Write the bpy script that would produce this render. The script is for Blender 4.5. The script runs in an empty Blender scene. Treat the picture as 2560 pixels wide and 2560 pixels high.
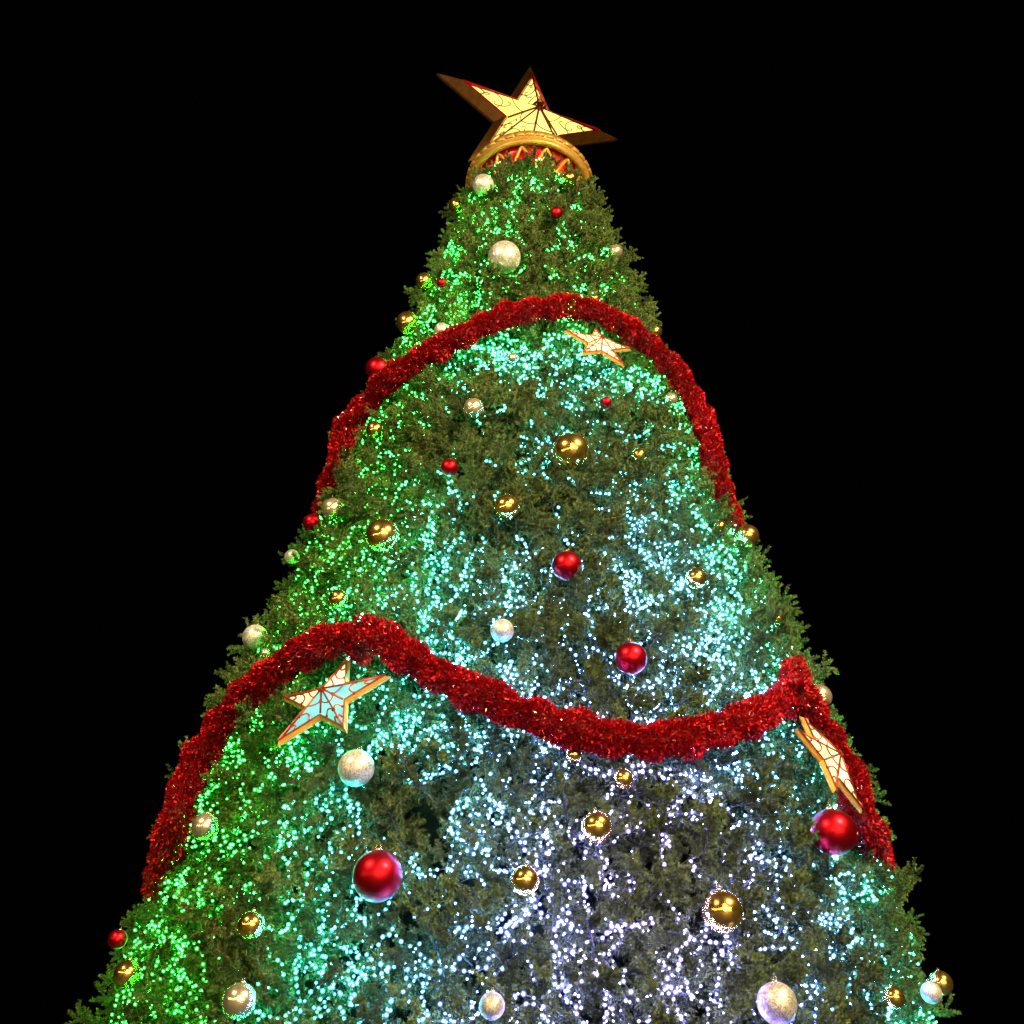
import bpy, bmesh, math, random
import numpy as np
from mathutils import Vector, Matrix, Euler, noise

random.seed(11)
rng = np.random.default_rng(11)
scene = bpy.context.scene
COL = scene.collection

# ------------------------------------------------------------------ camera
cam_data = bpy.data.cameras.new('camera')
cam = bpy.data.objects.new('camera', cam_data)
COL.objects.link(cam)
cam_data.sensor_width = 36.0
cam_data.lens = 18.0 * 1.93506
cam_data.clip_start = 0.05
cam_data.clip_end = 500.0
CAM_R = Vector((0.99985316, 0.00707263, 0.0156087))
CAM_U = Vector((-0.00905049, -0.55550657, 0.83146289))
CAM_F = Vector((-0.01455136, 0.83148207, 0.55536099))
CAM_O = Vector((0.0, -12.0, 1.6))
m = Matrix.Identity(4)
for i in range(3):
    m[i][0], m[i][1], m[i][2], m[i][3] = CAM_R[i], CAM_U[i], -CAM_F[i], CAM_O[i]
cam.matrix_world = m
scene.camera = cam

# ------------------------------------------------------------------ night sky
world = bpy.data.worlds.new('World')
scene.world = world
world.use_nodes = True
bg = world.node_tree.nodes['Background']
bg.inputs['Color'].default_value = (0.25, 0.3, 0.6, 1)
bg.inputs['Strength'].default_value = 0.0010

# ------------------------------------------------------------------ exposure and render settings
scene.view_settings.view_transform = 'Standard'
scene.view_settings.look = 'None'
scene.view_settings.exposure = 0.0
scene.view_settings.gamma = 1.0
scene.view_settings.use_curve_mapping = False
scene.render.engine = 'CYCLES'
cy = scene.cycles
cy.max_bounces = 5
cy.diffuse_bounces = 2
cy.glossy_bounces = 4
cy.transmission_bounces = 2
cy.transparent_max_bounces = 12
cy.caustics_reflective = False
cy.caustics_refractive = False
cy.sample_clamp_indirect = 3.0
cy.sample_clamp_direct = 110.0
cy.use_denoising = True
cy.filter_width = 1.5

# ------------------------------------------------------------------ helpers
def mat(name):
    mt = bpy.data.materials.new(name)
    mt.use_nodes = True
    nt = mt.node_tree
    return mt, nt, nt.nodes['Principled BSDF']

def N(nt, kind, **kw):
    n = nt.nodes.new(kind)
    for k, v in kw.items():
        if k in n.inputs.keys():
            n.inputs[k].default_value = v
        else:
            setattr(n, k, v)
    return n

def ramp(nt, fac, stops):
    r = nt.nodes.new('ShaderNodeValToRGB')
    e = r.color_ramp.elements
    while len(e) < len(stops):
        e.new(0.5)
    for el, (p, c) in zip(e, stops):
        el.position = p
        el.color = (*c, 1)
    if fac is not None:
        nt.links.new(fac, r.inputs['Fac'])
    return r

def simple(name, color, rough=0.5, metal=0.0, emit=None, strength=0.0):
    mt, nt, b = mat(name)
    b.inputs['Base Color'].default_value = (*color, 1)
    b.inputs['Roughness'].default_value = rough
    b.inputs['Metallic'].default_value = metal
    if emit:
        b.inputs['Emission Color'].default_value = (*emit, 1)
        b.inputs['Emission Strength'].default_value = strength
    return mt

def mesh_obj(name, verts, faces, material, parent=None, smooth=False):
    me = bpy.data.meshes.new(name)
    me.from_pydata([tuple(v) for v in verts], [], faces)
    if material:
        me.materials.append(material)
    if smooth:
        me.polygons.foreach_set('use_smooth', [True] * len(me.polygons))
    me.update()
    o = bpy.data.objects.new(name, me)
    COL.objects.link(o)
    if parent:
        o.parent = parent
    return o

def array_mesh(name, V, F, materials, midx=None):
    """V (n,3), F (m,3) numpy -> mesh data, quickly"""
    me = bpy.data.meshes.new(name)
    V = np.asarray(V, np.float32); F = np.asarray(F, np.int32)
    k = F.shape[1]
    me.vertices.add(len(V)); me.vertices.foreach_set('co', V.ravel())
    me.loops.add(F.size); me.loops.foreach_set('vertex_index', F.ravel())
    me.polygons.add(len(F))
    me.polygons.foreach_set('loop_start', np.arange(0, F.size, k, dtype=np.int32))
    for mt in (materials if isinstance(materials, (list, tuple)) else [materials]):
        me.materials.append(mt)
    if midx is not None:
        me.polygons.foreach_set('material_index', np.asarray(midx, np.int32))
    me.update(calc_edges=True)
    me.validate()
    return me

def link(name, me, parent=None):
    o = bpy.data.objects.new(name, me)
    COL.objects.link(o)
    if parent:
        o.parent = parent
    return o

def empty(name, loc=(0, 0, 0)):
    o = bpy.data.objects.new(name, None)
    o.empty_display_size = 0.1
    o.location = loc
    COL.objects.link(o)
    return o

def tag(o, label=None, cat=None, group=None, kind=None):
    if label: o['label'] = label
    if cat: o['category'] = cat
    if group: o['group'] = group
    if kind: o['kind'] = kind
    return o

def tube(path, rad, sides=6, closed=False):
    """verts, faces of a tube along a list of Vectors; rad is a number or a list"""
    V, F = [], []
    n = len(path)
    rads = rad if isinstance(rad, (list, tuple)) else [rad] * n
    up = Vector((0.13, 0.21, 0.97))
    for i, p in enumerate(path):
        a = path[(i - 1) % n] if closed or i > 0 else p
        b = path[(i + 1) % n] if closed or i < n - 1 else p
        t = (b - a)
        t = t.normalized() if t.length > 1e-9 else Vector((0, 0, 1))
        x = t.cross(up)
        if x.length < 1e-4: x = t.cross(Vector((1, 0, 0)))
        x.normalize(); y = t.cross(x)
        for s in range(sides):
            an = 2 * math.pi * s / sides
            V.append(p + (x * math.cos(an) + y * math.sin(an)) * rads[i])
    for i in range(n if closed else n - 1):
        j = (i + 1) % n
        for s in range(sides):
            s2 = (s + 1) % sides
            F.append((i * sides + s, i * sides + s2, j * sides + s2, j * sides + s))
    if not closed:
        F.append(tuple(range(sides - 1, -1, -1)))
        F.append(tuple((n - 1) * sides + s for s in range(sides)))
    return V, F

class MB:
    """collects pieces of one mesh"""
    def __init__(self): self.V, self.F = [], []
    def add(self, V, F):
        o = len(self.V)
        self.V += [tuple(v) for v in V]
        self.F += [tuple(i + o for i in f) for f in F]
        return self
    def tube(self, *a, **k): return self.add(*tube(*a, **k))
    def build(self, name, material, parent=None, smooth=False):
        return mesh_obj(name, self.V, self.F, material, parent, smooth)

def lathe(profile, seg=96, center=(0, 0, 0), closed_profile=False):
    V, F = [], []
    n = len(profile)
    for i in range(seg):
        a = 2 * math.pi * i / seg
        for r, z in profile:
            V.append((center[0] + r * math.sin(a), center[1] - r * math.cos(a), center[2] + z))
    for i in range(seg):
        j = (i + 1) % seg
        for k in range(n if closed_profile else n - 1):
            k2 = (k + 1) % n
            F.append((i * n + k, j * n + k, j * n + k2, i * n + k2))
    return V, F

# ------------------------------------------------------------------ the tree's surface: radius at height z
TOP = 16.847
def surf(z):
    t = TOP - z
    return 0.9615 + 0.24254 * t + 0.000395 * t * t - 0.080 * max(0.0, 4.8 - z) ** 1.5
SLOPE = math.atan(0.248)
def on_tree(phi, z, off=0.0):
    """phi in degrees, 0 faces the square in front of the tree"""
    r = surf(z) + off
    a = math.radians(phi)
    return Vector((r * math.sin(a), -r * math.cos(a), z))

# ------------------------------------------------------------------ lamp powers and counts
LED_STRENGTH = 340.0
HALO_STRENGTH = 1.6  # glow of the added shell round each bulb
LED_COUNT = 22500
FESTOON = 25.0
FLOOD = 46000.0

# ------------------------------------------------------------------ baubles (x, y, z, radius, finish, label) and garland lines (angle, height, stand-off)
BAUBLES = [
    (-0.765, -1.321, 15.269, 0.177, 'silver', 'frosted silver bauble just below the gold ring, at the upper left of the tree'),
    (0.677, -1.269, 15.524, 0.121, 'gold', 'small gold mirror bauble just below the gold ring, at the upper right of the tree'),
    (-1.258, -0.72, 15.499, 0.134, 'gold', 'gold mirror bauble on the left edge of the tree, highest one on that edge'),
    (0.425, -1.73, 14.081, 0.1, 'red', 'small red bauble nearest below the gold ring at the tree top'),
    (-0.349, -2.187, 12.558, 0.233, 'silver', 'large silver glitter bauble in the middle of the green tip above the upper garland'),
    (1.362, -1.301, 13.688, 0.115, 'champagne', 'small pale mirror bauble near the right edge of the green tree tip'),
    (-1.617, -1.247, 13.068, 0.129, 'gold', 'gold mirror bauble on the left edge beside a tiny red bauble above the upper garland'),
    (-1.278, -1.738, 12.502, 0.077, 'red', 'tiny red bauble right beside a gold one above the upper garland, at left'),
    (-1.756, -1.567, 11.864, 0.162, 'gold', 'gold mirror bauble on the left edge just above where the upper garland runs down'),
    (-1.167, -2.234, 11.071, 0.099, 'silver', 'silver glitter bauble half hidden behind the upper red garland, on its left run'),
    (-2.158, -1.305, 11.199, 0.174, 'red', 'red bauble sticking out of the left edge behind the upper red garland'),
    (1.854, -1.403, 11.874, 0.107, 'gold', 'gold mirror bauble just above the upper garland at the right edge of the tree'),
    (-0.188, -2.737, 10.11, 0.066, 'champagne', 'tiny pale mirror bauble under the middle of the upper red garland'),
    (0.924, -2.138, 11.784, 0.066, 'gold', 'tiny gold bauble peeking over the crest of the upper red garland'),
    (-0.636, -2.944, 9.121, 0.119, 'champagne', 'pale champagne mirror bauble above the small red one left of centre, under the upper garland'),
    (-1.907, -2.261, 9.326, 0.112, 'gold', 'gold mirror bauble close inside the left run of the upper red garland'),
    (0.951, -2.769, 9.373, 0.07, 'red', 'tiny dark red bauble below the small lit star of the upper garland'),
    (1.879, -2.025, 10.062, 0.082, 'champagne', 'small pale gold bauble close inside the right run of the upper red garland'),
    (0.487, -3.222, 8.287, 0.206, 'gold', 'largest gold mirror bauble, right of centre in the middle of the tree'),
    (1.291, -2.876, 8.494, 0.085, 'gold', 'small gold bauble right of the largest gold bauble in the middle of the tree'),
    (-0.858, -3.14, 8.104, 0.096, 'red', 'small red bauble left of centre between the two garlands, among green lights'),
    (-2.603, -1.384, 9.325, 0.091, 'silver', 'silver bauble on the left edge where the upper garland passes behind the tree'),
    (-0.206, -3.451, 7.369, 0.138, 'gold', 'gold mirror bauble below and left of the largest gold bauble, at mid tree'),
    (-2.274, -2.361, 8.064, 0.124, 'champagne', 'champagne mirror bauble near the left edge, up and right of a red edge bauble'),
    (-2.584, -1.992, 8.101, 0.112, 'red', 'red bauble sticking out of the left edge between the two garlands'),
    (-1.518, -3.177, 7.183, 0.176, 'gold', 'big gold mirror bauble among the green lights left of centre between the garlands'),
    (2.218, -2.467, 7.801, 0.066, 'gold', 'small gold bauble just left of the mirror bauble on the right edge at mid tree'),
    (2.592, -2.175, 7.856, 0.135, 'gold', 'gold mirror bauble sticking out of the right edge between the two garlands'),
    (0.398, -3.641, 6.559, 0.145, 'red', 'bright red bauble in the middle of the tree among white lights, between the garlands'),
    (1.748, -3.156, 6.712, 0.108, 'gold', 'gold mirror bauble to the right of the bright red one, between the two garlands'),
    (-2.819, -1.794, 7.743, 0.088, 'silver', 'silver bauble half buried in the left edge below the red edge bauble'),
    (-1.905, -3.139, 6.439, 0.096, 'gold', 'gold mirror bauble just above the peak of the lower red garland, at left'),
    (2.694, -2.512, 6.602, 0.072, 'gold', 'small gold bauble on the right edge above the end of the lower garland'),
    (-2.983, -2.154, 6.484, 0.138, 'silver', 'silver glitter bauble sticking out of the left edge above the lower garland'),
    (-2.731, -2.547, 6.106, 0.049, 'champagne', 'tiny champagne bauble tucked under the silver glitter bauble on the left edge'),
    (-0.213, -3.847, 5.738, 0.108, 'silver', 'silver glitter bauble among white lights above the sagging lower garland'),
    (0.956, -3.815, 5.491, 0.147, 'red', 'red bauble just above the sagging middle of the lower garland'),
    (3.002, -2.538, 5.689, 0.126, 'champagne', 'champagne mirror bauble sticking out behind the lower garland at the right edge'),
    (-1.396, -3.976, 4.385, 0.151, 'silver', 'large silver glitter bauble below the lit star at the left of the lower garland'),
    (0.408, -4.134, 4.465, 0.064, 'gold', 'small gold bauble tucked right under the sagging lower garland, left one of two'),
    (0.807, -4.133, 4.269, 0.08, 'gold', 'dark gold bauble below the lowest sag of the lower garland, right one of two'),
    (0.562, -4.303, 3.832, 0.119, 'gold', 'gold mirror bauble among white lights below the sag of the lower garland'),
    (0.015, -4.443, 3.395, 0.106, 'gold', 'gold mirror bauble to the right of the biggest red bauble'),
    (-2.801, -3.226, 4.099, 0.118, 'champagne', 'champagne mirror bauble near the left edge under the end of the lower garland'),
    (-1.09, -4.336, 3.438, 0.187, 'red', 'biggest red bauble, left of centre below the lower garland'),
    (2.651, -3.404, 4.075, 0.195, 'red', 'big red bauble at the right edge under the narrow lit star'),
    (-2.064, -4.008, 3.14, 0.103, 'gold', 'gold mirror bauble among the green and teal lights at the lower left'),
    (-3.554, -2.71, 3.258, 0.082, 'red', 'red bauble half hidden in the left edge at the bottom of the tree'),
    (-3.206, -3.257, 2.901, 0.103, 'gold', 'gold mirror bauble at the lower left edge just under a half hidden red one'),
    (-2.017, -4.196, 2.597, 0.12, 'champagne', 'champagne mirror bauble at the bottom of the picture on the left'),
    (-0.201, -4.651, 2.532, 0.087, 'silver', 'silver bauble at the bottom of the picture in the middle'),
    (1.787, -4.301, 2.622, 0.139, 'silver', 'large silver glitter bauble at the bottom of the picture on the right'),
    (1.479, -4.255, 3.24, 0.15, 'gold', 'large dark gold mirror bauble at the lower right of the tree'),
    (2.848, -3.604, 2.768, 0.082, 'gold', 'gold mirror bauble at the bottom right, left of a silver and gold pair'),
    (3.311, -3.147, 2.871, 0.083, 'silver', 'silver bauble at the bottom right edge of the tree, resting against a gold one'),
    (3.496, -2.909, 2.979, 0.097, 'gold', 'gold mirror bauble at the bottom right edge of the tree behind a silver one'),
]
GARLANDS = {
    '1L': [(13.58, 11.19, 0.3), (3.46, 11.039, 0.3), (-6.74, 10.848, 0.3), (-15.06, 10.607, 0.3), (-23.45, 10.411, 0.3), (-32.4, 10.246, 0.3), (-42.62, 10.182, 0.24), (-49.67, 9.951, 0.24), (-56.62, 9.761, 0.24), (-56.87, 9.337, 0.13), (-66, 8.95, 0.0), (-78, 8.8, -0.1)],
    '1R': [(13.58, 11.19, 0.3), (22.43, 11.143, 0.3), (32.12, 11.094, 0.24), (41.56, 10.921, 0.24), (50.87, 10.689, 0.24), (53.77, 10.207, 0.24), (52.5, 9.55, 0.24), (52.29, 9.028, 0.13), (60, 8.75, 0.0), (72, 8.65, -0.1)],
    '2L': [(-21.79, 5.668, 0.16), (-26.0, 5.769, 0.3), (-34.33, 5.733, 0.22), (-42.39, 5.609, 0.17), (-48.66, 5.379, 0.17), (-52.39, 5.016, 0.17), (-52.82, 4.602, 0.17), (-53.39, 4.337, 0.13), (-61, 4.1, -0.03), (-74, 4.0, -0.14)],
    '2C': [(-21.36, 5.765, 0.42), (-16.88, 5.533, 0.42), (-12.41, 5.276, 0.3), (-7.49, 5.054, 0.3), (-3.01, 4.882, 0.3), (0.61, 4.753, 0.3), (5.27, 4.638, 0.3), (9.33, 4.584, 0.3), (13.52, 4.574, 0.3), (18.81, 4.666, 0.3), (25.05, 4.85, 0.3), (32.29, 5.133, 0.22), (41.17, 5.531, 0.17), (46.68, 5.971, 0.17)],
    '2R': [(37.46, 5.42, 0.42), (45.01, 5.377, 0.17), (47.42, 5.197, 0.17), (49.09, 4.949, 0.17), (49.08, 4.675, 0.17), (49.62, 4.378, 0.13), (60, 4.4, -0.03), (74, 4.35, -0.14)],
}
# ------------------------------------------------------------------ materials
def needle_material():
    mt, nt, b = mat('artificial_needles')
    oi = N(nt, 'ShaderNodeObjectInfo')
    tc = N(nt, 'ShaderNodeTexCoord')
    ns = N(nt, 'ShaderNodeTexNoise', Scale=42.0, Detail=2.0)
    nt.links.new(tc.outputs['Object'], ns.inputs['Vector'])
    r = ramp(nt, ns.outputs['Fac'], [(0.3, (0.026, 0.047, 0.010)), (0.52, (0.066, 0.100, 0.023)), (0.74, (0.150, 0.175, 0.045))])
    hs = N(nt, 'ShaderNodeHueSaturation')
    mr = N(nt, 'ShaderNodeMapRange')
    mr.inputs['To Min'].default_value = 0.55; mr.inputs['To Max'].default_value = 1.4
    nt.links.new(oi.outputs['Random'], mr.inputs['Value'])
    nt.links.new(mr.outputs['Result'], hs.inputs['Value'])
    nt.links.new(r.outputs['Color'], hs.inputs['Color'])
    nt.links.new(hs.outputs['Color'], b.inputs['Base Color'])
    b.inputs['Roughness'].default_value = 0.55
    b.inputs['Specular IOR Level'].default_value = 0.2
    return mt
M_NEEDLE = needle_material()
M_TWIG = simple('brown_green_wire', (0.035, 0.04, 0.018), 0.7)
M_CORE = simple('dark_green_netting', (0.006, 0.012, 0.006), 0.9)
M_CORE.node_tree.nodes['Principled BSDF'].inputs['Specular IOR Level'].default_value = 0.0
M_TRUNK = simple('steel_mast', (0.10, 0.11, 0.10), 0.5, 0.6)

def tinsel(name, col, rough):
    mt, nt, b = mat(name)
    b.inputs['Base Color'].default_value = (*col, 1)
    b.inputs['Metallic'].default_value = 0.85
    b.inputs['Roughness'].default_value = rough
    return mt
M_TINSEL = [tinsel('red_tinsel', (0.52, 0.003, 0.008), 0.36), tinsel('deep_red_tinsel', (0.22, 0.001, 0.004), 0.45),
            tinsel('bright_glint_tinsel', (0.95, 0.50, 0.50), 0.16)]
M_ROPE = simple('dark_red_rope', (0.10, 0.002, 0.004), 0.8)

def gold_paint(name, col, rough, metal=0.75):
    mt, nt, b = mat(name)
    tc = N(nt, 'ShaderNodeTexCoord')
    ns = N(nt, 'ShaderNodeTexNoise', Scale=9.0, Detail=6.0, Roughness=0.65)
    nt.links.new(tc.outputs['Object'], ns.inputs['Vector'])
    r = ramp(nt, ns.outputs['Fac'], [(0.3, tuple(c * 0.62 for c in col)), (0.62, col)])
    nt.links.new(r.outputs['Color'], b.inputs['Base Color'])
    b.inputs['Metallic'].default_value = metal
    b.inputs['Roughness'].default_value = rough
    return mt
M_GOLD = gold_paint('gold_painted_metal', (0.56, 0.30, 0.06), 0.42, 0.35)
M_OLDGOLD = gold_paint('orange_gold_metal', (0.62, 0.30, 0.05), 0.45, 0.4)
M_BROWNGOLD = gold_paint('brown_gold_metal', (0.26, 0.115, 0.022), 0.42, 0.45)
M_RED = simple('red_enamel', (0.50, 0.006, 0.012), 0.18)
M_TRACERY = gold_paint('red_brown_ironwork', (0.30, 0.040, 0.014), 0.4, 0.4)

def pane_material(name, c1, c2, strength, scale=3.0, size=0.5):
    mt, nt, b = mat(name)
    tc = N(nt, 'ShaderNodeTexCoord')
    ns = N(nt, 'ShaderNodeTexNoise', Scale=scale, Detail=2.0)
    nt.links.new(tc.outputs['Object'], ns.inputs['Vector'])
    r = ramp(nt, ns.outputs['Fac'], [(0.35, c1), (0.65, c2)])
    b.inputs['Base Color'].default_value = (0.05, 0.05, 0.04, 1)
    b.inputs['Specular IOR Level'].default_value = 0.15
    b.inputs['Roughness'].default_value = 0.5
    nt.links.new(r.outputs['Color'], b.inputs['Emission Color'])
    # no lamp inside: its glow is painted into the emission, brightest at the hub
    ln_ = N(nt, 'ShaderNodeVectorMath', operation='LENGTH')
    nt.links.new(tc.outputs['Object'], ln_.inputs[0])
    mr_ = N(nt, 'ShaderNodeMapRange')
    mr_.inputs['From Min'].default_value = size * 0.2; mr_.inputs['From Max'].default_value = size
    mr_.inputs['To Min'].default_value = strength * 1.45; mr_.inputs['To Max'].default_value = strength * 0.72
    nt.links.new(ln_.outputs['Value'], mr_.inputs['Value'])
    nt.links.new(mr_.outputs['Result'], b.inputs['Emission Strength'])
    return mt
M_PANE_Y = pane_material('lit_yellow_pane', (1.0, 0.84, 0.15), (1.0, 0.93, 0.23), 1.2, 1.2, 1.9)
M_PANE_W = pane_material('lit_cream_pane', (1.0, 0.80, 0.28), (1.0, 0.94, 0.52), 1.4, 4.0)
M_PANE_T = pane_material('lit_teal_pane', (0.02, 0.42, 0.50), (0.20, 0.78, 0.60), 1.25, 4.0)

def mirror(name, col, rough, metal=0.98):
    mt, nt, b = mat(name)
    tc = N(nt, 'ShaderNodeTexCoord')
    ns = N(nt, 'ShaderNodeTexNoise', Scale=3.0, Detail=4.0)
    nt.links.new(tc.outputs['Object'], ns.inputs['Vector'])
    mr = N(nt, 'ShaderNodeMapRange')
    mr.inputs['To Min'].default_value = rough * 0.5; mr.inputs['To Max'].default_value = rough * 1.6
    nt.links.new(ns.outputs['Fac'], mr.inputs['Value'])
    nt.links.new(mr.outputs['Result'], b.inputs['Roughness'])
    b.inputs['Base Color'].default_value = (*col, 1)
    b.inputs['Metallic'].default_value = metal
    return mt
def glitter(name, col):
    mt, nt, b = mat(name)
    tc = N(nt, 'ShaderNodeTexCoord')
    vo = N(nt, 'ShaderNodeTexVoronoi', Scale=15.0)
    nt.links.new(tc.outputs['Object'], vo.inputs['Vector'])
    r = ramp(nt, vo.outputs['Color'], [(0.2, tuple(c * 0.45 for c in col)), (0.7, tuple(c * 1.08 for c in col))])
    nt.links.new(r.outputs['Color'], b.inputs['Base Color'])
    bp = N(nt, 'ShaderNodeBump', Strength=0.7, Distance=0.05)
    bw = N(nt, 'ShaderNodeRGBToBW')
    nt.links.new(vo.outputs['Color'], bw.inputs['Color'])
    nt.links.new(bw.outputs['Val'], bp.inputs['Height'])
    nt.links.new(bp.outputs['Normal'], b.inputs['Normal'])
    b.inputs['Metallic'].default_value = 0.6
    b.inputs['Roughness'].default_value = 0.38
    return mt
def satin(name, col):
    mt, nt, b = mat(name)
    b.inputs['Base Color'].default_value = (*col, 1)
    b.inputs['Metallic'].default_value = 0.93
    b.inputs['Roughness'].default_value = 0.34
    return mt
M_BALL = {'gold': mirror('gold_mirror', (1.0, 0.64, 0.15), 0.16), 'champagne': mirror('champagne_mirror', (0.86, 0.72, 0.50), 0.20, 0.88),
          'silver': glitter('silver_glitter', (0.66, 0.62, 0.56)), 'red': satin('red_satin', (0.43, 0.004, 0.011))}
M_CAP = mirror('cap_metal', (0.85, 0.7, 0.4), 0.2)

# ------------------------------------------------------------------ ground
mt, nt, b = mat('dark_paving')
tc = N(nt, 'ShaderNodeTexCoord')
br = N(nt, 'ShaderNodeTexBrick', Scale=1.2)
br.inputs['Color1'].default_value = (0.06, 0.055, 0.05, 1); br.inputs['Color2'].default_value = (0.09, 0.08, 0.07, 1)
br.inputs['Mortar'].default_value = (0.03, 0.03, 0.03, 1)
nt.links.new(tc.outputs['Object'], br.inputs['Vector'])
nt.links.new(br.outputs['Color'], b.inputs['Base Color'])
b.inputs['Roughness'].default_value = 0.6
g = mesh_obj('ground', [(-200, -200, 0), (200, -200, 0), (200, 200, 0), (-200, 200, 0)], [(0, 1, 2, 3)], mt)
tag(g, kind='structure')

# ------------------------------------------------------------------ garlands: centre lines first, foliage keeps clear of them
def spline(pts, per=14):
    """Catmull-Rom through (phi, z, off)"""
    P = [Vector(p) for p in pts]
    P = [P[0] * 2 - P[1]] + P + [P[-1] * 2 - P[-2]]
    out = []
    for i in range(1, len(P) - 2):
        for k in range(per):
            t = k / per
            a, b, c, d = P[i - 1:i + 3]
            out.append(0.5 * ((2 * b) + (c - a) * t + (2 * a - 5 * b + 4 * c - d) * t * t + (3 * b - a - 3 * c + d) * t ** 3))
    out.append(P[-2])
    return [on_tree(q.x, q.y, q.z) for q in out]
GLINE = {k: spline(v) for k, v in GARLANDS.items()}

# ------------------------------------------------------------------ the star lanterns' placing (centre, right, up, size, hub height)
STARS = [
    dict(C=(0, 0, 18.737), u=(math.cos(0.3827), math.sin(0.3827), 0), v=(0, 0, 1), R=2.067, h=0.224),
    dict(C=(-1.707, -3.889, 5.004), u=(0.9178, -0.3951, 0.0384), v=(0.1461, 0.4261, 0.8928), R=0.585, h=0.26),
    dict(C=(0.893, -2.783, 10.277), u=(0.9486, 0.3126, -0.0495), v=(-0.0613, 0.3351, 0.9402), R=0.485, h=0.27),
    dict(C=(2.717, -3.302, 4.725), u=(0.6061, 0.7946, -0.0362), v=(-0.2503, 0.2337, 0.9396), R=0.522, h=0.30),
]
for s in STARS:
    s['C'] = Vector(s['C']); s['u'] = Vector(s['u']).normalized()
    v = Vector(s['v']); s['n'] = s['u'].cross(v).normalized(); s['v'] = s['n'].cross(s['u'])

# ------------------------------------------------------------------ Christmas tree
tree = empty('christmas_tree', (0, 0, 0))
tag(tree, 'giant artificial Christmas tree covered in lights, baubles and red tinsel garlands', 'tree')
# hidden core that the branches are fixed to
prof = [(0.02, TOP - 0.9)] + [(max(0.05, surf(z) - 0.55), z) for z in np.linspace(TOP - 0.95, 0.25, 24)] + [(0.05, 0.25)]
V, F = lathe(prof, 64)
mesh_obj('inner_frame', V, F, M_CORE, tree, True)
V, F = tube([Vector((0, 0, 0)), Vector((0, 0, 16.9))], 0.14, 16)
mesh_obj('trunk', V, F, M_TRUNK, tree, True)

def branch_mesh(name, seed):
    """a bushy artificial spray: a wire stem, side twigs, each a bottle brush of short needles"""
    r = np.random.default_rng(seed)
    V, F, MI = [], [], []
    nv = 0
    twigs = [(np.array([0, 0, 0.]), np.array([0, 0.25, 0.0]), 0.0)]
    L = 0.30
    segs = []
    def rod(a, b, w):
        nonlocal nv
        d = b - a
        x = np.cross(d, [0.3, 0.2, 0.9]); x /= np.linalg.norm(x)
        y = np.cross(d, x); y /= np.linalg.norm(y)
        for p in (a, b):
            for k in range(3):
                an = 2.094 * k
                V.append(p + (x * math.cos(an) + y * math.sin(an)) * w)
        for k in range(3):
            k2 = (k + 1) % 3
            F.append((nv + k, nv + k2, nv + 3 + k2)); F.append((nv + k, nv + 3 + k2, nv + 3 + k)); MI.extend((1, 1))
        nv += 6
    rod(np.array([0, -0.05, 0.]), np.array([0, L * 0.8, 0.02]), 0.005)
    n = 13
    for i in range(n):
        t = 0.22 + 0.72 * i / (n - 1)
        base = np.array([0, L * 0.8 * t, 0.02 * t])
        side = (-1) ** i
        if i == n - 1: sa = 0.0
        else: sa = side * math.radians(r.uniform(25, 75))
        el = math.radians(r.uniform(-30, 60))
        ln = r.uniform(0.07, 0.125)
        d = np.array([math.sin(sa) * math.cos(el), math.cos(sa) * math.cos(el), math.sin(el)])
        bend = np.array([0, 0.1, 0.25]) * r.uniform(0.2, 1.0)
        mid = base + d * ln * 0.5
        tip = base + d * ln + bend * ln * 0.5
        rod(base, mid, 0.0035); rod(mid, tip, 0.003)
        segs.append((base, mid, tip))
    for base, mid, tip in segs:
        cnt = 85
        for k in range(cnt):
            t = (k + r.uniform(0, 1)) / cnt
            t = 0.12 + 0.88 * t
            p = base * (1 - t) ** 2 + mid * 2 * t * (1 - t) + tip * t * t
            ax = tip - base; ax /= np.linalg.norm(ax)
            q = r.normal(size=3); q -= ax * q.dot(ax); q /= np.linalg.norm(q)
            f = 0.5 + 3.5 * max(0, t - 0.85) * 3
            d = q + ax * r.uniform(0.25, 0.9) * f; d /= np.linalg.norm(d)
            ln = r.uniform(0.018, 0.028)
            w = np.cross(d, r.normal(size=3)); w /= np.linalg.norm(w)
            wd = 0.0050
            V.append(p - w * wd); V.append(p + w * wd); V.append(p + d * ln)
            F.append((nv, nv + 1, nv + 2)); MI.append(0); nv += 3
    return array_mesh(name, V, F, [M_NEEDLE, M_TWIG], MI)
BR = [branch_mesh('branch', 40 + i) for i in range(9)]

ball_c = np.array([b[:3] for b in BAUBLES]); ball_r = np.array([b[3] for b in BAUBLES])
gl_pts = np.array([tuple(p) for l in GLINE.values() for p in l[::2] if abs(math.degrees(math.atan2(p.x, -p.y))) < 53.0])

limb_pts = np.array([tuple(p) for l in GLINE.values() for p in l[::3] if abs(math.degrees(math.atan2(p.x, -p.y))) > 38])

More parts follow.
